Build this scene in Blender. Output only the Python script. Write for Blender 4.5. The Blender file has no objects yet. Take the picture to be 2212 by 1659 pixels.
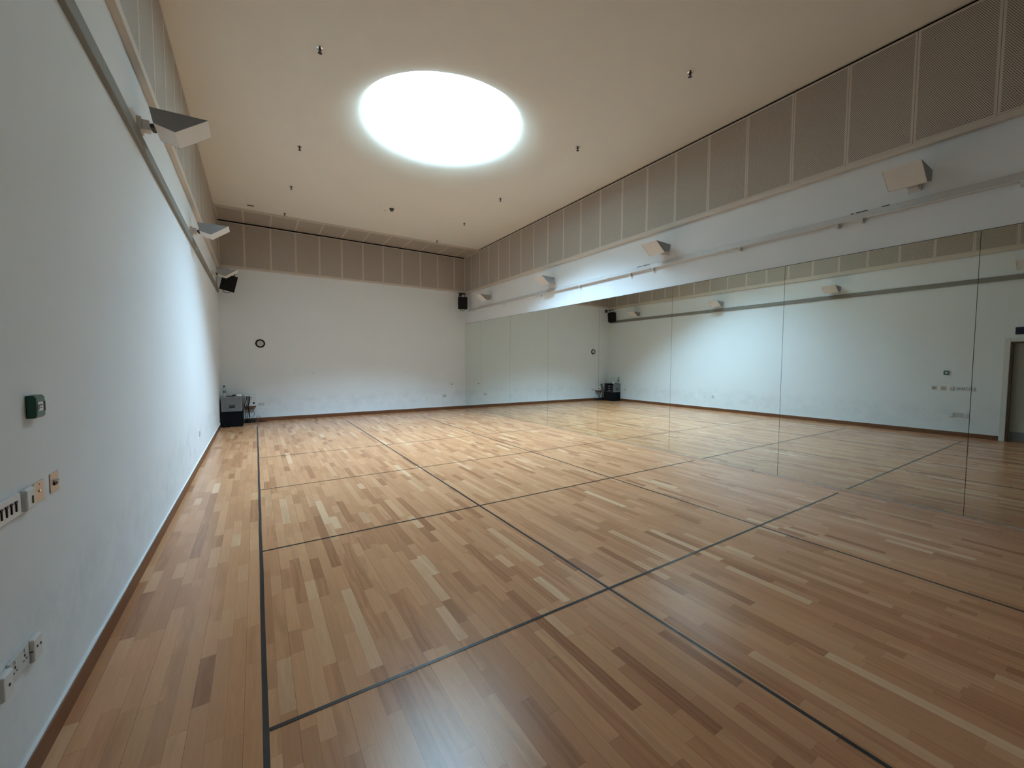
import bpy, bmesh, math, random
from mathutils import Vector, Matrix

S = bpy.context.scene
C = S.collection

# ------------------------------------------------------------------ camera
W, L, H = 6.993, 12.828, 5.274           # room: x 0..W, y YB..L, z 0..H
YB = -0.45
cam_d = bpy.data.cameras.new('camera')
cam = bpy.data.objects.new('camera', cam_d)
C.objects.link(cam)
cam_d.sensor_width = 36.0
cam_d.sensor_fit = 'HORIZONTAL'
cam_d.lens = 868.41 / 2212 * 36.0
cam_d.clip_start = 0.02
cam_d.clip_end = 100
R_ = Vector((0.84342141, -0.53724002, 0.00367281))
U_ = Vector((0.02478959, 0.04574474, 0.99864553))
F_ = Vector((0.53668035, 0.84218797, -0.05190006))
m = Matrix((R_, U_, -F_)).transposed().to_4x4()
m.translation = Vector((0.76977511, 0.0, 1.6))
cam.matrix_world = m
S.camera = cam

# ------------------------------------------------------------------ view / world / light
S.view_settings.view_transform = 'Standard'
S.view_settings.look = 'None'
S.view_settings.gamma = 1
S.view_settings.use_curve_mapping = False
S.view_settings.exposure = 0.0

SKY_X, SKY_Y = 3.53, 6.50                # centre of the round rooflight
SKY_STRENGTH = 234.0

w = bpy.data.worlds.new('overcast_sky')
S.world = w
w.use_nodes = True
wn, wl = w.node_tree.nodes, w.node_tree.links
bg = wn['Background']
bg.inputs['Strength'].default_value = SKY_STRENGTH
tc = wn.new('ShaderNodeTexCoord')
sp = wn.new('ShaderNodeSeparateXYZ')
wl.new(tc.outputs['Generated'], sp.inputs[0])
mr = wn.new('ShaderNodeMapRange')        # sky is brighter towards one side
mr.inputs['From Min'].default_value = -0.8
mr.inputs['From Max'].default_value = 0.8
mr.inputs['To Min'].default_value = 1.0
mr.inputs['To Max'].default_value = 0.0
dt = wn.new('ShaderNodeVectorMath'); dt.operation = 'DOT_PRODUCT'
wl.new(tc.outputs['Generated'], dt.inputs[0]); dt.inputs[1].default_value = (0.42, 0.91, 0.0)
wl.new(dt.outputs['Value'], mr.inputs['Value'])
cr = wn.new('ShaderNodeValToRGB')
cr.color_ramp.elements[0].color = (0.094, 0.168, 0.248, 1)
cr.color_ramp.elements[1].color = (1.26, 1.98, 2.58, 1)
wl.new(mr.outputs[0], cr.inputs[0])
zr = wn.new('ShaderNodeValToRGB')        # overcast: brightest overhead, dim at the horizon
zr.color_ramp.elements[0].position = 0.0
zr.color_ramp.elements[0].color = (0.05, 0.05, 0.05, 1)
zr.color_ramp.elements[1].position = 1.0
zr.color_ramp.elements[1].color = (1, 1, 1, 1)
e_ = zr.color_ramp.elements.new(0.45); e_.color = (0.30, 0.30, 0.30, 1)
e_ = zr.color_ramp.elements.new(0.72); e_.color = (0.85, 0.85, 0.85, 1)
wl.new(sp.outputs['Z'], zr.inputs[0])
mm = wn.new('ShaderNodeMix'); mm.data_type = 'RGBA'; mm.blend_type = 'MULTIPLY'
mm.inputs[0].default_value = 1.0
cr.color_ramp.interpolation = 'EASE'
wl.new(cr.outputs[0], mm.inputs[6]); wl.new(zr.outputs[0], mm.inputs[7])
wl.new(mm.outputs[2], bg.inputs['Color'])

ld = bpy.data.lights.new('rooflight_portal', 'AREA')   # guides sky sampling through the rooflight
ld.shape = 'DISK'
ld.size = 1.36
ld.cycles.is_portal = True
lo = bpy.data.objects.new('rooflight_portal', ld)
lo.location = (SKY_X, SKY_Y, 6.90)
C.objects.link(lo)

# ------------------------------------------------------------------ helpers
def tag(o, label=None, cat=None, group=None, kind=None):
    if label: o['label'] = label
    if cat: o['category'] = cat
    if group: o['group'] = group
    if kind: o['kind'] = kind
    return o

def empty(name, loc=(0, 0, 0), rotz=0.0):
    o = bpy.data.objects.new(name, None)
    o.empty_display_size = 0.1
    o.location = loc
    o.rotation_euler = (0, 0, rotz)
    C.objects.link(o)
    return o

def build(name, bm, mat, parent=None, loc=None, smooth=False, bevel=0.0, seg=2):
    me = bpy.data.meshes.new(name)
    bmesh.ops.recalc_face_normals(bm, faces=bm.faces[:])
    bm.to_mesh(me)
    bm.free()
    if smooth:
        for p in me.polygons: p.use_smooth = True
    o = bpy.data.objects.new(name, me)
    if isinstance(mat, (list, tuple)):
        for x in mat: me.materials.append(x)
    else:
        me.materials.append(mat)
    C.objects.link(o)
    if parent: o.parent = parent
    if loc: o.location = loc
    if bevel:
        b = o.modifiers.new('bevel', 'BEVEL')
        b.width = bevel; b.segments = seg; b.limit_method = 'ANGLE'
        b.angle_limit = math.radians(40)
    return o

def box(bm, x0, x1, y0, y1, z0, z1, mi=0):
    vs = [bm.verts.new((x, y, z)) for x in (x0, x1) for y in (y0, y1) for z in (z0, z1)]
    for f in ((0, 1, 3, 2), (4, 6, 7, 5), (0, 4, 5, 1), (2, 3, 7, 6), (0, 2, 6, 4), (1, 5, 7, 3)):
        fc = bm.faces.new([vs[i] for i in f]); fc.material_index = mi
    return bm

def bx(*a):
    return box(bmesh.new(), *a)

def prism_y(bm, prof, y0, y1):
    """extrude closed (x,z) profile along y"""
    a = [bm.verts.new((x, y0, z)) for x, z in prof]
    b = [bm.verts.new((x, y1, z)) for x, z in prof]
    n = len(prof)
    bm.faces.new(a); bm.faces.new(b[::-1])
    for i in range(n):
        bm.faces.new((a[i], a[(i + 1) % n], b[(i + 1) % n], b[i]))
    return bm

def lathe(bm, prof, seg=32, c=(0, 0, 0), axis='z', closed=True):
    rings = []
    for r, h in prof:
        ring = []
        for i in range(seg):
            a = 2 * math.pi * i / seg
            p = (r * math.cos(a), r * math.sin(a), h)
            if axis == 'y': p = (p[0], p[2], p[1])
            if axis == 'x': p = (p[2], p[0], p[1])
            ring.append(bm.verts.new((c[0] + p[0], c[1] + p[1], c[2] + p[2])))
        rings.append(ring)
    for a, b in zip(rings, rings[1:]):
        for i in range(seg):
            bm.faces.new((a[i], a[(i + 1) % seg], b[(i + 1) % seg], b[i]))
    if closed:
        bm.faces.new(rings[0]); bm.faces.new(rings[-1])
    return bm

def tube(bm, pts, r, seg=8):
    pts = [Vector(p) for p in pts]
    rings = []
    for i, p in enumerate(pts):
        d = (pts[min(i + 1, len(pts) - 1)] - pts[max(i - 1, 0)]).normalized()
        up = Vector((0, 0, 1)) if abs(d.z) < 0.9 else Vector((1, 0, 0))
        a = d.cross(up).normalized(); b = d.cross(a).normalized()
        rings.append([bm.verts.new(p + a * r * math.cos(2 * math.pi * k / seg) + b * r * math.sin(2 * math.pi * k / seg)) for k in range(seg)])
    for a, b in zip(rings, rings[1:]):
        for k in range(seg):
            bm.faces.new((a[k], a[(k + 1) % seg], b[(k + 1) % seg], b[k]))
    bm.faces.new(rings[0]); bm.faces.new(rings[-1])
    return bm

def curve_pts(ctrl, n=8):
    """Catmull-Rom through control points"""
    P = [Vector(c) for c in ctrl]
    P = [P[0] * 2 - P[1]] + P + [P[-1] * 2 - P[-2]]
    out = []
    for i in range(1, len(P) - 2):
        for k in range(n):
            t = k / n
            out.append(0.5 * ((2 * P[i]) + (P[i + 1] - P[i - 1]) * t + (2 * P[i - 1] - 5 * P[i] + 4 * P[i + 1] - P[i + 2]) * t * t
                              + (3 * P[i] - P[i - 1] - 3 * P[i + 1] + P[i + 2]) * t ** 3))
    out.append(P[-2])
    return out

def dup(root, loc, rotz=None):
    r = root.copy(); C.objects.link(r); r.location = loc
    if rotz is not None: r.rotation_euler = (0, 0, rotz)
    for ch in list(root.children):
        c = ch.copy(); C.objects.link(c); c.parent = r
        for g in list(ch.children):
            d = g.copy(); C.objects.link(d); d.parent = c
    return r

ORD = ['first', 'second', 'third', 'fourth', 'fifth', 'sixth', 'seventh', 'eighth', 'ninth', 'tenth', 'eleventh', 'twelfth',
       'thirteenth', 'fourteenth', 'fifteenth', 'sixteenth', 'seventeenth', 'eighteenth', 'nineteenth', 'twentieth',
       'twenty-first', 'twenty-second', 'twenty-third', 'twenty-fourth']

# ------------------------------------------------------------------ materials
class N:
    """tiny node-graph helper"""
    def __init__(s, name):
        s.m = bpy.data.materials.new(name); s.m.use_nodes = True
        s.n = s.m.node_tree.nodes; s.l = s.m.node_tree.links
        s.p = s.n['Principled BSDF']
    def math(s, op, a, b=None, c=None):
        x = s.n.new('ShaderNodeMath'); x.operation = op
        for i, v in enumerate((a, b, c)):
            if v is None: continue
            if isinstance(v, (int, float)): x.inputs[i].default_value = v
            else: s.l.new(v, x.inputs[i])
        return x.outputs[0]
    def pos(s):
        t = s.n.new('ShaderNodeTexCoord'); q = s.n.new('ShaderNodeSeparateXYZ')
        s.l.new(t.outputs['Object'], q.inputs[0])
        return t.outputs['Object'], q.outputs['X'], q.outputs['Y'], q.outputs['Z']
    def xyz(s, x, y, z):
        q = s.n.new('ShaderNodeCombineXYZ')
        for i, v in enumerate((x, y, z)):
            if isinstance(v, (int, float)): q.inputs[i].default_value = v
            else: s.l.new(v, q.inputs[i])
        return q.outputs[0]
    def wn(s, v, dim='3D'):
        q = s.n.new('ShaderNodeTexWhiteNoise'); q.noise_dimensions = dim
        s.l.new(v, q.inputs['W'] if dim == '1D' else q.inputs['Vector'])
        return q.outputs['Value']
    def noise(s, v, scale, detail=3, rough=0.5, dist=0.0):
        q = s.n.new('ShaderNodeTexNoise')
        if v is not None: s.l.new(v, q.inputs['Vector'])
        q.inputs['Scale'].default_value = scale; q.inputs['Detail'].default_value = detail
        q.inputs['Roughness'].default_value = rough; q.inputs['Distortion'].default_value = dist
        return q.outputs[0]
    def ramp(s, v, stops, interp='LINEAR'):
        q = s.n.new('ShaderNodeValToRGB'); q.color_ramp.interpolation = interp
        e = q.color_ramp.elements
        while len(e) < len(stops): e.new(0.5)
        for el, (p, c) in zip(e, stops):
            el.position = p; el.color = (*c, 1) if len(c) == 3 else c
        s.l.new(v, q.inputs[0])
        return q.outputs[0]
    def mix(s, f, a, b, mode='MIX'):
        q = s.n.new('ShaderNodeMix'); q.data_type = 'RGBA'; q.blend_type = mode
        for k, v in ((0, f), (6, a), (7, b)):
            if isinstance(v, (int, float)): q.inputs[k].default_value = v
            elif isinstance(v, tuple): q.inputs[k].default_value = (*v, 1)
            else: s.l.new(v, q.inputs[k])
        return q.outputs[2]
    def bump(s, h, st, d=0.01):
        q = s.n.new('ShaderNodeBump'); q.inputs['Strength'].default_value = st; q.inputs['Distance'].default_value = d
        s.l.new(h, q.inputs['Height']); s.l.new(q.outputs[0], s.p.inputs['Normal'])
    def col(s, c):
        if isinstance(c, tuple): s.p.inputs['Base Color'].default_value = (*c, 1)
        else: s.l.new(c, s.p.inputs['Base Color'])
    def set(s, **k):
        for a, v in k.items():
            nm = {'rough': 'Roughness', 'metal': 'Metallic', 'spec': 'Specular IOR Level', 'coat': 'Coat Weight', 'coatr': 'Coat Roughness', 'trans': 'Transmission Weight'}[a]
            if isinstance(v, (int, float)): s.p.inputs[nm].default_value = v
            else: s.l.new(v, s.p.inputs[nm])
        return s

def plain(name, c, rough=0.5, metal=0.0, var=0.06, spec=0.5):
    g = N(name)
    o, x, y, z = g.pos()
    n = g.noise(o, 14.0, 3)
    k = g.math('MULTIPLY_ADD', n, var * 2, 1 - var)
    g.col(g.mix(1.0, c, g.xyz(k, k, k), 'MULTIPLY'))
    g.set(rough=rough, metal=metal, spec=spec)
    return g.m

def mat_wall(name, c, dirt=True):
    g = N(name)
    o, x, y, z = g.pos()
    n = g.noise(o, 1.3, 4, 0.6)
    k = g.math('MULTIPLY_ADD', n, 0.06, 0.97)
    base = g.mix(1.0, c, g.xyz(k, k, k), 'MULTIPLY')
    if dirt:   # kick and scuff marks low down
        n2 = g.noise(o, 3.2, 5, 0.7)
        band = g.ramp(z, [(0.0, (0.1,) * 3), (0.30, (0.75,) * 3), (0.55, (0.9,) * 3), (0.80, (0.0,) * 3)])
        msk = g.math('MULTIPLY', g.math('MULTIPLY', band, g.ramp(n2, [(0.42, (0,) * 3), (0.62, (1,) * 3)])), 0.22)
        base = g.mix(msk, base, (c[0] * 0.55, c[1] * 0.55, c[2] * 0.57))
    g.col(base)
    g.set(rough=0.75, spec=0.25)
    g.bump(g.noise(o, 220.0, 2), 0.06, 0.002)
    return g.m

M_wall = mat_wall('white_wall_paint', (0.83, 0.85, 0.865))
M_ceil = mat_wall('white_ceiling_paint', (0.83, 0.78, 0.70), False)

def mat_floor():
    g = N('oak_strip_floor')
    o, x, y, z = g.pos()
    WD = 0.0685
    xr = g.math('DIVIDE', g.math('ADD', x, 10.0), WD)
    row = g.math('FLOOR', xr)
    fx = g.math('FRACT', xr)
    r1 = g.wn(row, '1D')
    r2 = g.wn(g.math('ADD', row, 71.3), '1D')
    ln = g.math('MULTIPLY_ADD', r2, 0.22, 0.36)
    u = g.math('ADD', g.math('DIVIDE', g.math('ADD', y, 10.0), ln), g.math('MULTIPLY', r1, 9.0))
    u = g.math('ADD', u, g.math('MULTIPLY', g.math('SINE', g.math('MULTIPLY', u, 2.3)), 0.33))
    cell = g.math('FLOOR', u)
    fu = g.math('FRACT', u)
    idv = g.xyz(row, cell, 3.7)
    a = g.wn(idv)
    b = g.wn(g.xyz(cell, row, 9.1))
    base = g.ramp(a, [(0.0, (0.34, 0.165, 0.086)), (0.08, (0.42, 0.215, 0.115)), (0.25, (0.485, 0.258, 0.140)),
                      (0.50, (0.520, 0.282, 0.154)), (0.75, (0.545, 0.303, 0.168)), (0.93, (0.580, 0.335, 0.192)),
                      (0.972, (0.62, 0.40, 0.25)), (1.0, (0.67, 0.47, 0.315))])
    # hue drift per stave and fine grain
    warm = g.mix(g.math('MULTIPLY', b, 0.45), base, g.mix(1.0, base, (1.06, 0.92, 0.84), 'MULTIPLY'))
    off = g.math('MULTIPLY', a, 37.0)
    gv = g.xyz(g.math('MULTIPLY', x, 34.0), g.math('ADD', g.math('MULTIPLY', y, 2.2), off), off)
    gr = g.noise(gv, 1.6, 5, 0.62, 1.1)
    cath = g.n.new('ShaderNodeTexWave'); cath.wave_type = 'RINGS'; cath.rings_direction = 'Y'
    cath.inputs['Scale'].default_value = 0.9; cath.inputs['Distortion'].default_value = 7.0
    cath.inputs['Detail'].default_value = 3.0; cath.inputs['Detail Scale'].default_value = 1.4
    g.l.new(g.xyz(g.math('MULTIPLY', x, 9.0), g.math('ADD', g.math('MULTIPLY', y, 1.6), off), off), cath.inputs['Vector'])
    cm = g.math('MULTIPLY', g.math('GREATER_THAN', b, 0.70), 0.16)
    k = g.math('MULTIPLY_ADD', gr, 0.34, 0.83)
    k = g.math('MULTIPLY', k, g.math('SUBTRACT', 1.0, g.math('MULTIPLY', cm, cath.outputs['Fac'])))
    c1 = g.mix(1.0, warm, g.xyz(k, k, k), 'MULTIPLY')
    # seams
    sx = g.math('MINIMUM', fx, g.math('SUBTRACT', 1.0, fx))
    su = g.math('MULTIPLY', g.math('MINIMUM', fu, g.math('SUBTRACT', 1.0, fu)), ln)
    s1 = g.math('LESS_THAN', g.math('MULTIPLY', sx, WD), 0.0007)
    s2 = g.math('LESS_THAN', su, 0.0009)
    b3 = g.math('FRACT', g.math('DIVIDE', g.math('ADD', row, 0.5), 3.0))
    s3 = g.math('MULTIPLY', g.math('LESS_THAN', b3, 0.34), g.math('LESS_THAN', g.math('MULTIPLY', fx, WD), 0.0016))
    seam = g.math('MINIMUM', g.math('ADD', g.math('MULTIPLY', g.math('MAXIMUM', s1, s2), 0.30), g.math('MULTIPLY', s3, 0.5)), 0.7)
    c1 = g.mix(1.0, c1, (1.08, 0.95, 0.83), 'MULTIPLY')
    g.col(g.mix(seam, c1, (0.06, 0.03, 0.018)))
    rn = g.noise(o, 2.2, 4, 0.6)
    g.set(rough=g.math('MULTIPLY_ADD', rn, 0.03, 0.225), spec=0.40)
    g.bump(g.math('SUBTRACT', g.math('MULTIPLY', gr, 0.25), seam), 0.05, 0.0008)
    return g.m
M_floor = mat_floor()
M_wallb = mat_wall('bounce_dimming_back_wall', (0.42, 0.42, 0.42))  # unseen back wall, darkened to cut bounce light near the camera

def mat_perf(name, hdir, base, hole):
    """beige sheet with staggered round holes and a plain border; local panel: 0..0.6 along hdir, 0..h up"""
    g = N(name)
    o, x, y, z = g.pos()
    h = {'x': x, 'y': y}[hdir[0]]
    v = {'z': z, 'y': y}[hdir[1]]
    P = 0.0145
    Q = P * 0.866
    rv = g.math('DIVIDE', v, Q)
    row = g.math('FLOOR', rv)
    fv = g.math('MULTIPLY', g.math('SUBTRACT', g.math('FRACT', rv), 0.5), Q)
    sh = g.math('MULTIPLY', g.math('MODULO', row, 2.0), 0.5)
    fh = g.math('MULTIPLY', g.math('SUBTRACT', g.math('FRACT', g.math('ADD', g.math('DIVIDE', h, P), sh)), 0.5), P)
    d = g.math('SQRT', g.math('ADD', g.math('MULTIPLY', fv, fv), g.math('MULTIPLY', fh, fh)))
    hol = g.math('LESS_THAN', d, 0.0044)
    tn = g.n.new('ShaderNodeAttribute'); tn.attribute_name = 'inner'
    g.col(g.mix(g.math('MULTIPLY', hol, tn.outputs['Fac']), base, hole))
    g.set(rough=0.65, spec=0.2)
    return g.m

PANEL = (0.66, 0.58, 0.50)
HOLE = (0.045, 0.035, 0.028)
M_perf_y = mat_perf('perforated_sheet_side', 'yz', PANEL, HOLE)
M_perf_x = mat_perf('perforated_sheet_end', 'xz', PANEL, HOLE)
M_perf_s = mat_perf('perforated_sheet_overhead', 'xy', PANEL, HOLE)
M_trim = plain('beige_trim_paint', (0.66, 0.58, 0.50), 0.6, 0, 0.03, 0.2)
M_gap = plain('dark_shadow_gap', (0.012, 0.009, 0.008), 0.95, 0, 0.02, 0.0)
M_trunk_l = plain('grey_cable_trunking', (0.27, 0.255, 0.23), 0.7, 0.0, 0.03, 0.15)
M_trunk_r = plain('satin_white_rail', (0.68, 0.67, 0.66), 0.40, 0.0, 0.03)
M_alu = plain('brushed_aluminium', (0.78, 0.79, 0.80), 0.28, 1.0, 0.04)
M_steel = plain('brushed_steel_plate', (0.50, 0.42, 0.36), 0.38, 0.7, 0.08)
M_chrome = plain('chrome', (0.85, 0.85, 0.86), 0.10, 1.0, 0.02)
M_white = plain('white_plastic', (0.74, 0.75, 0.74), 0.4, 0, 0.02)
M_offw = plain('grey_white_plastic', (0.60, 0.62, 0.60), 0.45, 0, 0.03)
M_black = plain('black_plastic', (0.008, 0.008, 0.009), 0.5, 0, 0.1, 0.25)
M_blk_box = plain('black_textured_cabinet', (0.006, 0.006, 0.007), 0.8, 0, 0.2, 0.1)
M_dark = plain('dark_grey_metal', (0.05, 0.05, 0.05), 0.5, 0.2, 0.1)
M_grille = plain('black_speaker_cloth', (0.018, 0.018, 0.018), 0.9, 0, 0.25, 0.1)
M_green = plain('dark_green_plastic', (0.010, 0.090, 0.060), 0.32, 0, 0.05)
M_lampw = plain('white_lamp_enamel', (0.78, 0.74, 0.70), 0.4, 0, 0.02)
M_lampg = plain('grey_lamp_end', (0.30, 0.29, 0.28), 0.5, 0, 0.03)
M_case = plain('worn_grey_flight_case', (0.17, 0.163, 0.155), 0.6, 0.0, 0.22, 0.3)
M_casel = plain('aluminium_case_edging', (0.25, 0.25, 0.25), 0.5, 0.3, 0.1)
M_paper = plain('crumpled_white_paper', (0.75, 0.73, 0.72), 0.8, 0, 0.05)
M_tape = plain('black_floor_tape', (0.012, 0.013, 0.016), 0.26, 0, 0.15, 0.6)
M_mirback = plain('mirror_edge_backing', (0.03, 0.04, 0.035), 0.6, 0, 0.1)
M_caulk = plain('white_sealant', (0.80, 0.80, 0.78), 0.5, 0, 0.02)
M_frame = plain('white_door_frame_paint', (0.70, 0.70, 0.68), 0.4, 0, 0.02)
M_door = plain('pale_grey_green_door', (0.42, 0.43, 0.38), 0.5, 0, 0.05)
M_reveal = plain('reveal_shade_brown', (0.16, 0.12, 0.09), 0.7, 0, 0.05)  # shade inside the door recess, put into the lining colour
M_kick = plain('dull_steel_kick_plate', (0.20, 0.21, 0.22), 0.45, 0.6, 0.08)
M_sign = plain('navy_sign', (0.008, 0.010, 0.045), 0.4, 0, 0.05)
M_rim = plain('black_clock_rim', (0.004, 0.004, 0.005), 0.7, 0, 0.1, 0.1)
M_face = plain('clock_dial', (0.55, 0.54, 0.53), 0.5, 0, 0.02)

g = N('skirting_wood')
o_, x_, y_, z_ = g.pos()
gn = g.noise(g.xyz(g.math('MULTIPLY', x_, 3.0), g.math('MULTIPLY', y_, 3.0), g.math('MULTIPLY', z_, 60.0)), 2.0, 4, 0.6, 0.6)
g.col(g.ramp(gn, [(0.3, (0.135, 0.045, 0.016)), (0.7, (0.215, 0.078, 0.030))]))
g.set(rough=0.42)
M_skirt = g.m

g = N('mirror_silver')
g.col((0.835, 0.885, 0.845)); g.set(metal=1.0, rough=0.012)
M_mirror = g.m

g = N('clear_pane')
for nd in list(g.n):
    if nd.type == 'BSDF_PRINCIPLED': g.n.remove(nd)
out = [x for x in g.n if x.type == 'OUTPUT_MATERIAL'][0]
tr = g.n.new('ShaderNodeBsdfTransparent'); gl = g.n.new('ShaderNodeBsdfGlossy'); gl.inputs['Roughness'].default_value = 0.02
mx = g.n.new('ShaderNodeMixShader'); mx.inputs[0].default_value = 0.05
tr.inputs['Color'].default_value = (0.97, 0.99, 0.99, 1)
g.l.new(tr.outputs[0], mx.inputs[1]); g.l.new(gl.outputs[0], mx.inputs[2]); g.l.new(mx.outputs[0], out.inputs['Surface'])
M_pane = g.m

g = N('clear_bottle_plastic')
g.col((0.75, 0.88, 0.86)); g.set(rough=0.08, trans=0.85)
M_bottle = g.m

# ------------------------------------------------------------------ room shell
def struct(name, bm, mat, parent=None, **k):
    o = build(name, bm, mat, parent, **k)
    if not parent: o['kind'] = 'structure'
    return o

struct('floor', bx(-0.3, W + 0.3, YB - 0.2, L + 0.2, -0.15, 0.0), M_floor)

# walls (thick boxes outside the room faces); the left wall has the door opening
DY0, DY1, DZ = 0.62, 1.50, 2.08
bm = bmesh.new()
box(bm, -0.25, 0, YB - 0.2, DY0, 0, H)
box(bm, -0.25, 0, DY1, L + 0.2, 0, H)
box(bm, -0.25, 0, DY0, DY1, DZ, H)
struct('wall_left', bm, M_wall)
struct('wall_far', bx(0, W + 0.012, L, L + 0.2, 0, H), M_wall)
struct('wall_right', bx(W + 0.012, W + 0.25, YB - 0.2, L + 0.2, 0, H), M_wall)
struct('wall_back', bx(0, W + 0.012, YB - 0.2, YB, 0, H), M_wallb)

# ceiling with the flared round opening, drawn as one lathe-like sheet
SEG = 96
PROF = [(1.98, 0.0), (1.86, 0.012), (1.75, 0.038), (1.63, 0.078), (1.52, 0.130), (1.42, 0.195), (1.33, 0.280), (1.25, 0.385), (1.195, 0.50),
        (1.165, 0.62), (1.13, 0.76), (1.07, 0.93), (0.98, 1.10), (0.875, 1.25), (0.77, 1.37), (0.69, 1.44), (0.665, 1.50), (0.665, 1.62)]
bm = bmesh.new()
rings = []
for r, h in PROF:
    rings.append([bm.verts.new((SKY_X + r * math.cos(2 * math.pi * i / SEG), SKY_Y + r * math.sin(2 * math.pi * i / SEG), H + h)) for i in range(SEG)])
for k, (a, b) in enumerate(zip(rings, rings[1:])):
    for i in range(SEG):
        f = bm.faces.new((a[i], a[(i + 1) % SEG], b[(i + 1) % SEG], b[i]))
        f.smooth = True
# flat part: project the ring out to the room rectangle
X0, X1, Y0, Y1 = -0.02, W + 0.02, YB - 0.02, L + 0.02
outer = []
for i in range(SEG):
    a = 2 * math.pi * (i) / SEG
    dx, dy = math.cos(a), math.sin(a)
    t = min(((X1 - SKY_X) / dx) if dx > 1e-9 else ((X0 - SKY_X) / dx) if dx < -1e-9 else 1e9,
            ((Y1 - SKY_Y) / dy) if dy > 1e-9 else ((Y0 - SKY_Y) / dy) if dy < -1e-9 else 1e9)
    outer.append(bm.verts.new((SKY_X + dx * t, SKY_Y + dy * t, H)))
corners = {}
for cx_, cy_ in ((X0, Y0), (X0, Y1), (X1, Y0), (X1, Y1)):
    corners[math.atan2(cy_ - SKY_Y, cx_ - SKY_X) % (2 * math.pi)] = bm.verts.new((cx_, cy_, H))
for i in range(SEG):
    j = (i + 1) % SEG
    a0, a1 = 2 * math.pi * i / SEG, 2 * math.pi * (i + 1) / SEG
    mid = [v for a, v in corners.items() if a0 < a < a1]
    bm.faces.new([rings[0][i], outer[i]] + mid + [outer[j], rings[0][j]])
me = bpy.data.meshes.new('ceiling')
bm.to_mesh(me); bm.free()
me.materials.append(M_ceil)
ceil = bpy.data.objects.new('ceiling', me); C.objects.link(ceil); ceil['kind'] = 'structure'
sol = ceil.modifiers.new('thick', 'SOLIDIFY'); sol.thickness = 0.06; sol.offset = 1.0

# roof slab round the drum, so that daylight only enters through the pane
bm = bmesh.new()
lathe(bm, [(0.725, 1.50), (0.725, 1.75), (0.60, 1.78), (0.60, 1.73), (0.665, 1.70), (0.665, 1.50)], SEG, (SKY_X, SKY_Y, H), closed=False)
win = empty('window_1', (0, 0, 0)); win['kind'] = 'structure'
build('rooflight_curb', bm, M_white, win, smooth=True)
bm = bmesh.new()
lathe(bm, [(0.66, 1.640), (0.64, 1.668), (0.5, 1.74), (0.3, 1.79), (0.1, 1.81), (0.001, 1.812)], SEG, (SKY_X, SKY_Y, H), closed=False)
build('pane', bm, M_pane, win, smooth=True)

# skirtings with a bead of white sealant
def skirt(name, bm, cb):
    o = struct(name, bm, M_skirt, bevel=0.003)
    build('sealant_bead', cb, M_caulk, o)
skirt('baseboard_left', bx(0, 0.018, DY1 + 0.085, L - 0.018, 0, 0.098), bx(0, 0.012, DY1 + 0.085, L - 0.018, 0.098, 0.104))
skirt('baseboard_far', bx(0, W, L - 0.018, L, 0, 0.098), bx(0, W, L - 0.008, L, 0.098, 0.102))
skirt('baseboard_back', bx(0, W, YB, YB + 0.018, 0, 0.098), bx(0, W, YB, YB + 0.008, 0.098, 0.102))

# ------------------------------------------------------------------ perforated panels
ZP0, ZP1 = 4.035, 5.240
PT = 0.042
PO = 0.021      # air gap behind the panels
def panel_mesh(name, kind, wid, hgt, mat):
    """origin at lower corner; border of plain sheet round the perforated field"""
    b = 0.022
    bm = bmesh.new()
    lay = bm.verts.layers.float.new('tmp')
    us = [0.0015, b, wid - b, wid - 0.0015]; vs = [0.0, b, hgt - b, hgt]
    def P(u, v, t):
        return {'yl': (t, u, v), 'yr': (-t, u, v), 'x': (u, -t, v), 's': (u, v, -t)}[kind]
    grid = [[bm.verts.new(P(u, v, PT)) for v in vs] for u in us]
    inner = []
    for i in range(3):
        for j in range(3):
            f = bm.faces.new((grid[i][j], grid[i + 1][j], grid[i + 1][j + 1], grid[i][j + 1]))
            inner.append(1.0 if i == 1 and j == 1 else 0.0)
    back = [bm.verts.new(P(u, v, PO)) for u, v in ((us[0], vs[0]), (us[3], vs[0]), (us[3], vs[3]), (us[0], vs[3]))]
    ring = [[grid[i][0] for i in range(4)], [grid[3][j] for j in range(4)], [grid[i][3] for i in (3, 2, 1, 0)], [grid[0][j] for j in (3, 2, 1, 0)]]
    for k in range(4):
        bm.faces.new(ring[k] + [back[(k + 1) % 4], back[k]]); inner.append(0.0)
    bm.faces.new(back); inner.append(0.0)
    bmesh.ops.recalc_face_normals(bm, faces=bm.faces[:])
    me = bpy.data.meshes.new(name)
    bm.to_mesh(me); bm.free()
    at = me.attributes.new('inner', 'FLOAT', 'FACE')
    for k, v in enumerate(inner): at.data[k].value = v
    me.materials.append(mat)
    return me

_pan = {}
def panel(kind, loc, wid, hgt, mat, label, group):
    key = (kind, round(wid, 3), round(hgt, 3))
    if key not in _pan: _pan[key] = panel_mesh('acoustic_panel', kind, wid, hgt, mat)
    o = bpy.data.objects.new('acoustic_panel', _pan[key]); C.objects.link(o); o.location = loc
    tag(o, label, 'wall panel' if kind != 's' else 'ceiling panel', group)

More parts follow.
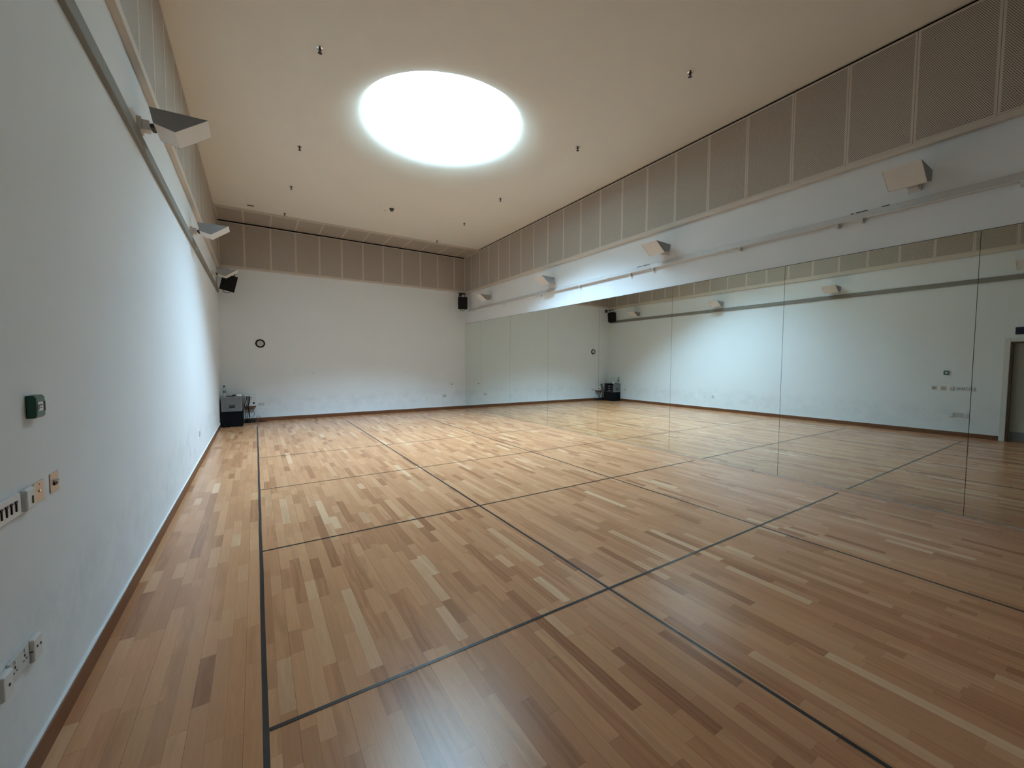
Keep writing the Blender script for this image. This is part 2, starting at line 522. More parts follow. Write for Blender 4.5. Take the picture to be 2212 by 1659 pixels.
YD = [12.828] + [12.287 - 0.6 * k for k in range(22)]
YD[-1] = max(YD[-1], YB)
YD = [y for y in YD if y > YB - 0.01]
if YD[-1] > YB + 0.05: YD.append(YB)
for k in range(len(YD) - 1):
    y1, y0 = YD[k], YD[k + 1]
    if k == 0:
        y1 -= PT
    nm = ORD[k]
    panel('yr', (W + 0.012, y0, ZP0), y1 - y0, (5.230 if k < 2 else ZP1) - ZP0, M_perf_y,
          'beige perforated panel above the mirror wall, %s from the far corner' % nm, 'perforated panels along the right wall')
    panel('yl', (0, y0, ZP0), y1 - y0, (5.230 if k < 2 else ZP1) - ZP0, M_perf_y,
          'beige perforated panel high on the left wall, %s from the far corner' % nm, 'perforated panels along the left wall')
XD = [0.0] + [0.594 + 0.5965 * k for k in range(11)] + [W + 0.012]
for k in range(len(XD) - 1):
    a, b = XD[k], XD[k + 1]
    if k == 0: a += PT
    if k == len(XD) - 2: b -= PT
    panel('x', (a, L, ZP0 + 0.03), b - a, 5.190 - ZP0 - 0.03, M_perf_x,
          'beige perforated panel high on the far wall, %s from the left corner' % ORD[k], 'perforated panels across the far wall')
    panel('s', (a, 11.80, H), b - a, L - 11.80, M_perf_s,
          'perforated overhead panel where ceiling meets far wall, %s from the left' % ORD[k], 'perforated panels under the ceiling edge')

# black shadow gaps over the panels, ledge trims under them
struct('trim_1', bx(W - 0.004, W + 0.012, YB, 11.77, ZP1, H), M_gap)
struct('trim_2', bx(PT, W - PT, L - 0.010, L, 5.190, H - PT), M_gap)
struct('trim_3', bx(0, 0.030, YB, 11.77, ZP1, H), M_trim)
struct('trim_4', bx(W + 0.012 - 0.055, W + 0.012, YB, L - 0.055, 3.975, ZP0), M_trim, bevel=0.004)
struct('trim_5', bx(0, 0.055, YB, L - 0.055, 3.955, ZP0), M_trim, bevel=0.004)
struct('trim_6', bx(0, W + 0.012, L - 0.045, L, 4.030, ZP0 + 0.03), M_trim, bevel=0.004)
struct('trim_7', bx(0.0, W + 0.012, 11.775, 11.80, H - 0.044, H), M_trim)

# ------------------------------------------------------------------ trunking and rail
tr_l = build('cable_trunking', prism_y(bmesh.new(), [(0, 3.352), (0.03, 3.352), (0.034, 3.358), (0.034, 3.447), (0.03, 3.453), (0, 3.453)], YB, 12.62), M_trunk_l)
tag(tr_l, 'long grey cable trunking running under the lamps on the left wall', 'trunking')
xr = W + 0.012
tr_r = build('curtain_rail', prism_y(bmesh.new(), [(xr, 3.345), (xr - 0.052, 3.350), (xr - 0.056, 3.354), (xr - 0.056, 3.362), (xr - 0.034, 3.372), (xr - 0.022, 3.432), (xr - 0.018, 3.436), (xr, 3.436)], YB, 12.50), M_trunk_r)
tag(tr_r, 'long pale metal rail on the right wall between the lamps and mirrors', 'rail')
for y in (12.05, 10.2, 8.36, 6.9, 5.45, 4.92, 3.35, 2.14, 1.90, 0.7):
    bm = bmesh.new()
    box(bm, xr - 0.050, xr, y - 0.012, y + 0.012, 3.300, 3.347)
    box(bm, xr - 0.062, xr - 0.046, y - 0.012, y + 0.012, 3.310, 3.352)
    build('rail_clip', bm, M_trunk_r, tr_r, bevel=0.002)
for y0, y1 in ((5.30, 5.20), (5.17, 5.02), (2.02, 1.99), (1.97, 1.86), (1.73, 1.66)):
    build('loose_tape', bx(xr - 0.020, xr - 0.008, min(y0, y1), max(y0, y1), 3.4362, 3.446), M_dark, tr_r)

# ------------------------------------------------------------------ wall lamps (wedge-shaped uplighters)
def make_lamp():
    """origin on the wall face at lamp centre; body points to +x"""
    r = empty('wall_lamp')
    hl = 0.152
    P = [(0.095, 0.075), (0.478, 0.085), (0.255, -0.078), (0.118, -0.045)]
    t = 0.012
    def wall_(a, b):
        (x0, z0), (x1, z1) = P[a], P[b]
        cx = sum(p[0] for p in P) / 4; cz = sum(p[1] for p in P) / 4
        def inn(x, z):
            d = math.hypot(cx - x, cz - z); return (x + (cx - x) / d * t, z + (cz - z) / d * t)
        return [(x0, z0), (x1, z1), inn(x1, z1), inn(x0, z0)]
    bm = bmesh.new()
    prism_y(bm, wall_(1, 2), -hl, hl); prism_y(bm, wall_(2, 3), -hl, hl); prism_y(bm, wall_(3, 0), -hl, hl)
    build('lamp_shade', bm, M_lampw, r, bevel=0.0015)
    for s in (-1, 1):
        bm = prism_y(bmesh.new(), P, s * hl, s * (hl + 0.004))
        build('end_cheek', bm, M_lampg, r)
    bm = bx(0.115, 0.44, -hl + 0.002, hl - 0.002, 0.058, 0.064)
    build('diffuser', bm, M_offw, r)
    bm = bmesh.new()
    box(bm, 0.0, 0.030, -0.055, 0.055, -0.080, 0.030)
    box(bm, 0.030, 0.078, -0.040, 0.040, -0.062, 0.018)
    build('mounting_bracket', bm, M_lampw, r, bevel=0.004)
    bm = lathe(bmesh.new(), [(0.013, -0.052), (0.018, -0.046), (0.018, 0.046), (0.013, 0.052)], 16, (0.098, 0, -0.022), 'y')
    build('pivot_knob', bm, M_dark, r)
    return r
lamp0 = make_lamp()
LZ = 3.575
lamps = [(0.0, 4.55, 0, 'white wedge-shaped uplighter on the left wall, nearest the camera'),
         (0.0, 7.72, 0, 'white wedge-shaped uplighter on the left wall, middle of three above the trunking'),
         (0.0, 11.15, 0, 'white wedge-shaped uplighter on the left wall, right above the corner loudspeaker'),
         (0.0, 1.30, 0, 'white wedge uplighter over the door, seen only in the last mirror'),
         (xr, 11.00, math.pi, 'white wedge-shaped uplighter on the right wall, nearest the far corner loudspeaker'),
         (xr, 7.90, math.pi, 'white wedge-shaped uplighter on the right wall, second from the far corner'),
         (xr, 4.67, math.pi, 'white wedge-shaped uplighter on the right wall, third from the far corner'),
         (xr, 1.46, math.pi, 'large-looking wedge uplighter on the right wall, nearest the camera')]
for i, (x, y, rz, lb) in enumerate(lamps):
    o = lamp0 if i == 0 else dup(lamp0, (0, 0, 0))
    o.location = (x, y, LZ + (0.02 if rz else 0)); o.rotation_euler = (0, 0, rz)
    tag(o, lb, 'wall lamp', 'wedge-shaped wall uplighters')

# ------------------------------------------------------------------ mirrors
JY = [12.826] + [11.655 - 1.785 * k for k in range(7)]
JY = [y for y in JY if y > YB] + [YB + 0.002]
lab = ['narrow frameless wall mirror at the far corner'] + ['tall frameless wall mirror, %s panel from the far corner' % ORD[k] for k in range(1, 9)]
for k in range(len(JY) - 1):
    y1, y0 = JY[k] - 0.0022, JY[k + 1] + 0.0022
    r = empty('wall_mirror', (W, (y0 + y1) / 2, 0.012))
    hw = (y1 - y0) / 2
    bm = bx(0, 0.006, -hw, hw, 0.0, 2.943, 1)
    for f in bm.faces:
        if all(abs(v.co.x) < 1e-6 for v in f.verts): f.material_index = 0
    build('mirror_glass', bm, (M_mirror, M_mirback), r)
    build('backing_board', bx(0.006, 0.012, -hw - 0.0022, hw + 0.0022, -0.006, 2.950), M_mirback, r)
    tag(r, lab[k] if k < len(JY) - 2 else 'tall frameless wall mirror at the right edge of the picture, nearest the camera', 'mirror', 'floor-standing wall mirrors')
for k, (ya, yb) in enumerate(((12.82, 9.0), (8.996, 6.1), (6.096, 3.07), (3.06, YB + 0.01))):
    bm = bmesh.new()
    box(bm, W - 0.007, W + 0.012, yb, ya, 0.0, 0.004)
    box(bm, W - 0.007, W - 0.003, yb, ya, 0.004, 0.018)
    o = build('mirror_channel', bm, M_alu)
    tag(o, 'thin bright metal channel under the mirrors, %s length from the far corner' % ORD[k], 'channel', 'metal channels under the mirrors')

# ------------------------------------------------------------------ floor tape
def tape_y(x, y0, y1, wd, label):
    rnd = random.Random(int(x * 100))
    bm = bmesh.new()
    n = int((y1 - y0) / 0.45)
    L_, R2 = [], []
    for i in range(n + 1):
        y = y0 + (y1 - y0) * i / n
        j = rnd.uniform(-0.0022, 0.0022) if 0 < i < n else 0
        L_.append((x + j - wd / 2, y)); R2.append((x + j + wd / 2, y))
    z = 0.0011
    a = [bm.verts.new((p[0], p[1], z)) for p in L_]; b = [bm.verts.new((p[0], p[1], z)) for p in R2]
    a0 = [bm.verts.new((p[0], p[1], 0.0002)) for p in L_]; b0 = [bm.verts.new((p[0], p[1], 0.0002)) for p in R2]
    for i in range(n):
        bm.faces.new((a[i], b[i], b[i + 1], a[i + 1])); bm.faces.new((a0[i], a[i], a[i + 1], a0[i + 1]))
        bm.faces.new((b[i], b0[i], b0[i + 1], b[i + 1])); bm.faces.new((a0[i], a0[i + 1], b0[i + 1], b0[i]))
    bm.faces.new((a0[0], b0[0], b[0], a[0])); bm.faces.new((a[n], b[n], b0[n], a0[n]))
    tag(build('floor_tape', bm, M_tape), label, 'floor tape', 'black tape lines along the floor')
tape_y(0.769, YB + 0.3, 11.83, 0.024, 'long black floor tape running nearest the left wall')
tape_y(2.853, YB + 0.3, 11.74, 0.022, 'long black floor tape running down the middle of the grid')
tape_y(4.934, YB + 0.3, 11.70, 0.022, 'long black floor tape running nearest the mirrors')
for k, (y, x1, wd, z) in enumerate(((1.974, 6.855, 0.020, .0021), (3.935, 6.885, 0.020, .0021), (5.875, 6.87, 0.015, .0021), (7.87, 6.88, 0.013, .0021))):
    bm = bx(0.781, x1, y - wd / 2, y + wd / 2, 0.0003, z)
    tag(build('floor_tape', bm, M_tape), 'black crosswise floor tape, %s line from the camera' % ORD[k], 'floor tape', 'black tape lines across the floor')

# ------------------------------------------------------------------ door in the left wall (seen in the mirror)
d = empty('door_1', (0, 0, 0)); d['kind'] = 'structure'
bm = bmesh.new()
box(bm, 0.0, 0.028, DY1, DY1 + 0.08, 0, DZ + 0.07)
box(bm, 0.0, 0.028, DY0 - 0.08, DY0, 0, DZ + 0.07)
box(bm, 0.0, 0.028, DY0, DY1, DZ, DZ + 0.07)
build('architrave', bm, M_frame, d, bevel=0.004)
bm = bmesh.new()
box(bm, -0.17, 0.0, DY1 - 0.03, DY1, 0, DZ)
box(bm, -0.17, 0.0, DY0, DY0 + 0.03, 0, DZ)
box(bm, -0.17, 0.0, DY0 + 0.03, DY1 - 0.03, DZ - 0.03, DZ)
build('door_lining', bm, M_reveal, d)
leaf = build('door_leaf', bx(-0.16, -0.115, DY0 + 0.032, DY1 - 0.032, 0.006, DZ - 0.032), M_door, d, bevel=0.002)
build('kick_plate', bx(-0.115, -0.112, DY0 + 0.05, DY1 - 0.05, 0.012, 0.20), M_kick, leaf)
bm = tube(bmesh.new(), [(-0.115, 0.72, 1.02), (-0.06, 0.72, 1.02), (-0.06, 0.84, 1.02)], 0.010)
build('door_handle', bm, M_chrome, leaf)
struct('wall_corridor', bx(-0.27, -0.25, DY0 - 0.3, DY1 + 0.3, -0.1, DZ + 0.3), M_wall)
sg = empty('exit_sign', (0, 1.14, 2.30))
build('sign_box', bx(0.0, 0.030, -0.31, 0.31, -0.075, 0.075), M_sign, sg, bevel=0.003)
build('sign_face', bx(0.030, 0.032, -0.295, 0.295, -0.062, 0.062), M_sign, sg)
tag(sg, 'dark navy sign over the door, seen at the right edge in the mirror', 'sign')

# ------------------------------------------------------------------ left-wall fittings
gb = empty('call_point', (0, 2.400, 1.418))
bm = bmesh.new()
hs = 0.046
prism = [(0, -hs), (0.024, -hs), (0.030, -hs * 0.8), (0.030, hs * 0.8), (0.024, hs), (0, hs)]
prism_y(bm, prism, -0.040, 0.040)
build('housing', bm, M_green, gb, bevel=0.004, seg=3)
build('call_plate', bx(0.030, 0.0315, -0.028, 0.018, -0.018, 0.019), M_white, gb)
bm = bmesh.new()
box(bm, 0.0315, 0.0321, -0.022, 0.008, 0.004, 0.008)
box(bm, 0.0315, 0.0321, -0.014, 0.004, -0.006, -0.003)
box(bm, 0.0315, 0.0321, -0.024, -0.020, -0.012, 0.008)
build('printed_mark', bm, M_black, gb)
build('reset_slot', bx(0.030, 0.0318, 0.022, 0.036, -0.020, 0.020), M_black, gb)
tag(gb, 'dark green break-glass box above the switches on the left wall', 'call point')

def plate(y, z, hw, hh, mat, name, label, cat, t=0.004):
    r = empty(name, (0, y, z))
    build('face_plate', bx(0, t, -hw, hw, -hh, hh), mat, r, bevel=0.0015)
    tag(r, label, cat)
    return r
p = plate(2.577, 1.067, 0.044, 0.042, M_steel, 'toggle_switch', 'square steel plate with chrome toggles, farthest of the switch row', 'switch')
for dy in (-0.010, 0.012):
    build('toggle', lathe(bmesh.new(), [(0.006, 0.004), (0.006, 0.008), (0.0045, 0.010), (0.004, 0.014), (0.002, 0.016)], 12, (0, dy, 0.006), 'x'), M_chrome, p, smooth=True)
build('toggle_collar', bx(0.004, 0.009, -0.016, 0.016, -0.014, -0.001), M_black, p)
p = plate(2.427, 1.064, 0.044, 0.042, M_steel, 'key_switch', 'plain square steel plate beside the white box in the switch row', 'switch')
build('lock_barrel', lathe(bmesh.new(), [(0.007, 0.004), (0.007, 0.007), (0.004, 0.008)], 14, (0, 0.0, 0.004), 'x'), M_chrome, p)
build('screw', lathe(bmesh.new(), [(0.003, 0.004), (0.002, 0.0055)], 10, (0, 0.0, 0.030), 'x'), M_dark, p)

def surface_box(y, z, hw, hh, t, mat, name, label, cat, bev=0.008):
    r = empty(name, (0, y, z))
    build('back_box', bx(0, t, -hw, hw, -hh, hh), mat, r, bevel=bev, seg=3)
    tag(r, label, cat)
    return r
p = surface_box(2.302, 1.067, 0.037, 0.043, 0.022, M_white, 'switch_box', 'rounded white surface box with one switch, beside the steel plate', 'switch', 0.010)
build('rocker', bx(0.022, 0.0250, 0.004, 0.011, -0.020, 0.010), M_dark, p)
p = surface_box(2.158, 1.066, 0.090, 0.042, 0.012, M_white, 'grid_switch', 'long white switch plate with dark slots, left of the rounded white box', 'switch', 0.003)
for dy in (-0.052, -0.018, 0.016, 0.050):
    bm = bmesh.new()
    box(bm, 0.012, 0.0155, dy - 0.003, dy + 0.003, -0.020, 0.012)
    box(bm, 0.012, 0.0155, dy - 0.008, dy + 0.008, 0.012, 0.019)
    build('key_slot', bm, M_black, p)
p = surface_box(2.008, 1.066, 0.052, 0.042, 0.022, M_white, 'grid_switch', 'white surface switch box nearest the door, visible in the mirror', 'switch', 0.006)
for dy in (-0.02, 0.02):
    build('key_slot', bx(0.022, 0.0250, dy - 0.003, dy + 0.003, -0.018, 0.018), M_black, p)

p = surface_box(2.288, 0.480, 0.036, 0.046, 0.022, M_white, 'audio_outlet', 'white surface outlet box low on the left wall, farthest of the low row', 'outlet', 0.008)
for dy, dz in ((-0.012, 0.008), (0.016, 0.004)):
    build('jack', lathe(bmesh.new(), [(0.005, 0.022), (0.005, 0.024), (0.002, 0.024)], 12, (0, dy, dz), 'x'), M_dark, p)
build('side_slot', bx(0.009, 0.019, -0.0368, -0.0358, -0.001, 0.003), M_black, p)
def socket(loc, axis, label, n=2, s=1.0):
    r = empty('power_socket', loc, 0 if axis == 'x' else -math.pi / 2)
    hw = 0.073 * s if n == 2 else 0.043 * s
    build('face_plate', bx(0, 0.010, -hw, hw, -0.043 * s, 0.043 * s), M_offw, r, bevel=0.003)
    for c in ((-0.036 * s, 0.036 * s) if n == 2 else (0.0,)):
        bm = bmesh.new()
        box(bm, 0.010, 0.0112, c - 0.003, c + 0.003, 0.004, 0.014)
        box(bm, 0.010, 0.0112, c - 0.014, c - 0.007, -0.010, -0.006)
        box(bm, 0.010, 0.0112, c + 0.007, c + 0.014, -0.010, -0.006)
        build('pin_slots', bm, M_black, r)
        build('rocker', bx(0.010, 0.0135, c - 0.004, c + 0.004, 0.022, 0.036), M_white, r)
    tag(r, label, 'socket')
    return r
socket((0, 2.176, 0.487), 'x', 'double white power socket between the two low outlet boxes on the left wall')
p = surface_box(2.064, 0.480, 0.034, 0.045, 0.022, M_white, 'audio_outlet', 'white surface outlet box at the left edge, nearest the camera', 'outlet', 0.008)
build('jack', lathe(bmesh.new(), [(0.005, 0.022), (0.005, 0.024), (0.002, 0.024)], 12, (0, 0, 0), 'x'), M_dark, p)
socket((0, 7.90, 0.478), 'x', 'small white socket halfway down the left wall, low above the skirting', 1)
socket((0, 11.80, 0.48), 'x', 'white socket on the left wall beside the rack case', 1)
socket((0.876, L, 0.463), 'y', 'double white power socket on the far wall beside the white cabinet')
socket((6.20, L, 0.470), 'y', 'double white power socket on the far wall near the mirrors')

# far-wall small things
def hook(x, z, label, r=0.012):
    o = empty('wall_hook', (x, L, z))
    build('screw', lathe(bmesh.new(), [(r, -0.004), (r, -0.010), (r * 0.5, -0.014), (r * 0.4, -0.035), (r * 0.5, -0.040)], 10, (0, 0.004, 0), 'y'), M_dark, o)
    build('hook_tip', bx(-0.003, 0.003, -0.036, -0.030, -0.002, 0.020), M_dark, o)
    tag(o, label, 'hook')
hook(6.476, 0.863, 'small dark hook on the far wall near the mirrors', 0.016)
hook(2.154, 1.291, 'tiny dark screw on the far wall, right of the clock', 0.007)
hook(4.917, 1.293, 'tiny dark screw midway along the far wall', 0.007)

ck = empty('wall_clock', (0.888, L, 2.103))
bm = bmesh.new()
lathe(bm, [(0.112, 0.0), (0.112, -0.022), (0.108, -0.030), (0.088, -0.030), (0.079, -0.024), (0.079, 0.0)], 48, (0, 0, 0), 'y', closed=False)
build('bezel', bm, M_rim, ck, smooth=True)
build('dial', lathe(bmesh.new(), [(0.080, -0.018), (0.080, -0.020), (0.001, -0.020)], 48, (0, 0, 0), 'y', closed=False), M_face, ck)
bm = bmesh.new()
for k in range(12):
    a = k * math.pi / 6
    v = [Vector((math.sin(a) * r + math.cos(a) * s, -0.0205, math.cos(a) * r - math.sin(a) * s)) for r, s in ((0.066, -0.0015), (0.078, -0.0015), (0.078, 0.0015), (0.066, 0.0015))]
    bm.faces.new([bm.verts.new(x) for x in v])
build('hour_marks', bm, M_dark, ck)
for nm, a, ln, wd in (('hour_hand', 5.7, 0.042, 0.004), ('minute_hand', 3.05, 0.066, 0.003)):
    dx, dz = math.sin(a), math.cos(a)
    bm = bmesh.new()
    v = [(-dz * wd / 2, -0.022, dx * wd / 2), (dz * wd / 2, -0.022, -dx * wd / 2), (dx * ln + dz * wd / 3, -0.022, dz * ln - dx * wd / 3), (dx * ln - dz * wd / 3, -0.022, dz * ln + dx * wd / 3)]
    bm.faces.new([bm.verts.new(x) for x in v])
    build(nm, bm, M_dark, ck)
tag(ck, 'round wall clock with thick black rim on the far wall', 'clock')

# ------------------------------------------------------------------ loudspeakers
def make_speaker(loc, rotz, tilt, roll, label, arm):
    r = empty('loudspeaker', loc, rotz)
    wd, dp, hh = 0.32, 0.24, 0.40
    rot = Matrix.Rotation(roll, 4, 'Y') @ Matrix.Rotation(tilt, 4, 'X')
    def b_(name, bm, mat, **k):
        bmesh.ops.transform(bm, matrix=rot, verts=bm.verts[:])
        return build(name, bm, mat, r, **k)
    bm = bmesh.new()
    z0, z1 = -hh / 2, hh / 2
    pr = [(-wd / 2, -dp / 2), (wd / 2, -dp / 2), (wd / 2 - 0.055, dp / 2), (-wd / 2 + 0.055, dp / 2)]
    a = [bm.verts.new((x, y, z0)) for x, y in pr]; b = [bm.verts.new((x, y, z1)) for x, y in pr]
    bm.faces.new(a); bm.faces.new(b)
    for i in range(4): bm.faces.new((a[i], a[(i + 1) % 4], b[(i + 1) % 4], b[i]))
    cab = b_('cabinet', bm, M_blk_box, bevel=0.008)
    b_('grille', bx(-wd / 2 + 0.012, wd / 2 - 0.012, -dp / 2 - 0.008, -dp / 2 - 0.0005, z0 + 0.012, z1 - 0.012), M_grille, bevel=0.003)
    # U-shaped yoke above and below
    bm = bmesh.new()
    for x in (-0.085, 0.085):
        tube(bm, [(x, -0.02, z1 - 0.004), (x, -0.02, z1 + 0.125)], 0.011)
    tube(bm, [(-0.095, -0.02, z1 + 0.120), (0.095, -0.02, z1 + 0.120)], 0.011)
    b_('yoke', bm, M_black)
    bm = bmesh.new()
    tube(bm, [(-0.07, 0.0, z0 + 0.004), (-0.05, 0.0, z0 - 0.045), (0.05, 0.0, z0 - 0.050), (0.09, 0.02, z0 - 0.01)], 0.008)
    b_('lower_bracket', bm, M_black)
    bm = bmesh.new()
    tube(bm, arm, 0.014)
    x, y, z = arm[-1]
    box(bm, x - 0.05, x + 0.05, y - 0.05, y + 0.0, z - 0.06, z + 0.06)
    build('wall_arm', bm, M_dark, r)
    tag(r, label, 'loudspeaker', 'corner loudspeakers')
    return r
make_speaker((0.235, 12.42, 3.585), 0.22, 0.20, 0.20, 'black loudspeaker tilted down in the far left corner, under the lamp',
             [(0.02, 0.0, 0.29), (0.06, 0.15, 0.30), (0.03, 0.38, 0.30)])
make_speaker((6.71, 12.47, 3.615), -0.30, 0.12, -0.02, 'black loudspeaker on a yoke bracket in the far right corner',
             [(0.0, 0.0, 0.31), (0.12, 0.16, 0.33), (-0.02, 0.325, 0.33)])

# ------------------------------------------------------------------ corner equipment
r = empty('bass_cabinet', (0.255, 12.29, 0))
build('cabinet', bx(-0.215, 0.215, -0.275, 0.275, 0.012, 0.385), M_blk_box, r, bevel=0.008)
build('front_grille', bx(0.2155, 0.223, -0.245, 0.245, 0.04, 0.36), M_grille, r, bevel=0.003)
for sx in (-1, 1):
    for sy in (-1, 1):
        build('foot', lathe(bmesh.new(), [(0.02, 0.0), (0.022, 0.012)], 12, (sx * 0.18, sy * 0.23, 0)), M_black, r)
tag(r, 'black floor cabinet in the far left corner, carrying the grey flight case', 'speaker cabinet')

r = empty('flight_case', (0.250, 12.29, 0.3855))
t = 0.012
bm = bmesh.new()
box(bm, -0.205, 0.205, -0.265, -0.265 + t, 0, 0.36)
box(bm, -0.205, 0.205, 0.265 - t, 0.265, 0, 0.36)
box(bm, -0.205, 0.205, -0.265 + t, 0.265 - t, 0, t)
box(bm, -0.205, 0.205, -0.265 + t, 0.265 - t, 0.36 - t, 0.36)
box(bm, -0.205, -0.205 + t, -0.265 + t, 0.265 - t, t, 0.36 - t)
build('case_shell', bm, M_case, r)
bm = bmesh.new()
for z in (0.0, 0.348):
    box(bm, -0.207, 0.207, -0.2675, -0.2635, z, z + 0.014)
for x in (-0.207, 0.193):
    box(bm, x, x + 0.014, -0.2675, -0.2635, 0.014, 0.348)
build('edge_trim', bm, M_casel, r)
h_ = build('handle_recess', bx(-0.055, 0.065, -0.2675, -0.2655, 0.085, 0.160), M_dark, r)
build('handle_grip', tube(bmesh.new(), [(-0.04, -0.275, 0.10), (0.05, -0.275, 0.10)], 0.007), M_black, h_)
tag(r, 'worn grey flight case with sunken handle on the black cabinet', 'equipment case')

def unit(z, h, label, knobs):
    u = empty('rack_amplifier', (0.250, 12.29, 0.3855 + z))
    build('chassis', bx(-0.17, 0.185, -0.245, 0.245, 0, h), M_black, u)
    build('front_panel', bx(0.185, 0.190, -0.248, 0.248, 0, h), M_black, u)
    for y in knobs:
        build('knob', lathe(bmesh.new(), [(0.011, 0.190), (0.010, 0.204), (0.004, 0.205)], 14, (0, y, h / 2), 'x'), M_casel, u)
    build('display_strip', bx(0.190, 0.1915, -0.06, 0.05, h * 0.40, h * 0.62), M_offw, u)
    tag(u, label, 'amplifier')
unit(0.0121, 0.085, 'black rack unit in the flight case, lowest of three', (-0.18, -0.13, 0.15))
unit(0.105, 0.085, 'black rack unit in the flight case, middle of three', (-0.20, 0.17, 0.12))
unit(0.200, 0.085, 'black rack unit in the flight case, topmost of three', (-0.19, 0.19))

b = empty('water_bottle', (0.105, 12.08, 0.747))
bm = lathe(bmesh.new(), [(0.030, 0.0), (0.036, 0.006), (0.036, 0.060), (0.033, 0.075), (0.036, 0.090), (0.036, 0.165), (0.030, 0.195), (0.016, 0.232), (0.014, 0.250)], 24)
build('bottle_body', bm, M_bottle, b, smooth=True)
build('bottle_cap', lathe(bmesh.new(), [(0.018, 0.248), (0.018, 0.276), (0.015, 0.280)], 20), M_black, b)
build('bottle_label', lathe(bmesh.new(), [(0.0368, 0.095), (0.0368, 0.150)], 24, closed=False), plain('teal_grey_label', (0.10, 0.16, 0.16), 0.5), b, smooth=True)
tag(b, 'clear plastic bottle with dark cap standing on the flight case', 'bottle')
o = build('notebook', bx(0.15, 0.29, 12.04, 12.16, 0.747, 0.762), M_black, bevel=0.002)
tag(o, 'flat black notebook lying beside the bottle on the flight case', 'notebook')
rnd = random.Random(4)
bm = bmesh.new()
bmesh.ops.create_icosphere(bm, subdivisions=3, radius=0.05)
for v in bm.verts:
    n = v.co.normalized(); k = 0.75 + 0.35 * rnd.random()
    v.co = Vector((n.x * 0.062 * k, n.y * 0.045 * k, max(n.z, -0.55) * 0.036 * k))
zmin = min(v.co.z for v in bm.verts)
for v in bm.verts: v.co += Vector((0.398, 12.10, 0.747 - zmin))
tag(build('paper_wad', bm, M_paper), 'crumpled white paper on the right corner of the flight case', 'paper')
mic = empty('microphone', (0.36, 12.20, 0.747))
build('mic_handle', tube(bmesh.new(), [(-0.10, 0.10, 0.020), (0.02, 0.0, 0.020)], 0.013, 12), M_black, mic, smooth=True)
build('mic_head', lathe(bmesh.new(), [(0.002, -0.022), (0.016, -0.018), (0.024, 0), (0.016, 0.018), (0.002, 0.022)], 16, (0.032, -0.010, 0.0245)), M_dark, mic, smooth=True)
tag(mic, 'dark microphone lying on the flight case behind the paper', 'microphone')

cb = empty('wall_cabinet', (0.635, L, 0.44))
bm = bmesh.new()
pr = [(-0.13, 0.0), (-0.13, -0.20), (0.13, -0.20), (0.13, 0.0)]
build('cabinet_body', bx(-0.13, 0.13, -0.200, 0, 0, 0.300), M_white, cb, bevel=0.006)
bm = bmesh.new()
top = [bm.verts.new(v) for v in ((-0.128, -0.195, 0), (0.128, -0.195, 0), (0.128, -0.002, 0), (-0.128, -0.002, 0))]
bot = [bm.verts.new(v) for v in ((-0.105, -0.10, -0.10), (0.075, -0.10, -0.10), (0.075, -0.002, -0.10), (-0.105, -0.002, -0.10))]
bm.faces.new(top); bm.faces.new(bot)
for i in range(4): bm.faces.new((top[i], top[(i + 1) % 4], bot[(i + 1) % 4], bot[i]))
build('tapered_underside', bm, plain('underside_shade_brown', (0.26, 0.22, 0.16), 0.7), cb)  # brown colour stands in for the shade under the cabinet
build('lock_plate', bx(0.045, 0.088, -0.206, -0.2005, 0.055, 0.098), M_black, cb)
for k, x in enumerate((-0.085, -0.055, -0.020)):
    build('cable_plug', lathe(bmesh.new(), [(0.011, -0.200), (0.011, -0.226), (0.007, -0.232)], 12, (x, 0, 0.255), 'y'), M_black, cb)
build('cable_plug', lathe(bmesh.new(), [(0.010, -0.200), (0.010, -0.222)], 12, (0.022, 0, 0.220), 'y'), M_dark, cb)
tag(cb, 'white wall cabinet with cable plugs beside the flight case', 'cabinet')

def cable(pts, rad, mat, label, group='cables beside the corner rack'):
    bm = tube(bmesh.new(), curve_pts(pts, 7), rad, 7)
    tag(build('cable', bm, mat, smooth=True), label, 'cable', group)
cx0, cy0, cz0 = 0.635, L, 0.44
M_cab = plain('black_cable_rubber', (0.012, 0.012, 0.014), 0.5)
cable([(cx0 - 0.085, cy0 - 0.232, cz0 + 0.255), (cx0 - 0.09, cy0 - 0.25, cz0 + 0.18), (cx0 - 0.13, cy0 - 0.26, cz0 + 0.05), (cx0 - 0.115, cy0 - 0.22, cz0 - 0.20), (cx0 - 0.11, cy0 - 0.20, 0.125)], 0.008, M_cab,
      'black cable hanging from the leftmost plug of the white cabinet')
cable([(cx0 - 0.055, cy0 - 0.232, cz0 + 0.255), (cx0 - 0.06, cy0 - 0.26, cz0 + 0.16), (cx0 - 0.09, cy0 - 0.26, cz0 + 0.02), (cx0 - 0.085, cy0 - 0.22, cz0 - 0.18), (cx0 - 0.07, cy0 - 0.19, 0.125)], 0.007, M_dark,
      'dark grey cable hanging from the middle plug of the white cabinet')
cable([(cx0 - 0.020, cy0 - 0.232, cz0 + 0.255), (cx0 - 0.03, cy0 - 0.25, cz0 + 0.12), (cx0 - 0.055, cy0 - 0.25, cz0 + 0.01), (cx0 - 0.045, cy0 - 0.16, cz0 - 0.14), (cx0 - 0.04, cy0 - 0.13, cz0 - 0.25), (cx0 - 0.03, cy0 - 0.13, 0.128)], 0.014, M_cab,
      'thickest black cable dropping to the floor under the white cabinet')
cable([(cx0 + 0.045, cy0 - 0.06, cz0 - 0.10), (cx0 + 0.075, cy0 - 0.09, cz0 - 0.20), (cx0 + 0.055, cy0 - 0.12, cz0 - 0.28), (cx0 + 0.0, cy0 - 0.15, 0.125)], 0.005, M_dark,
      'thin looping cable under the right side of the white cabinet')
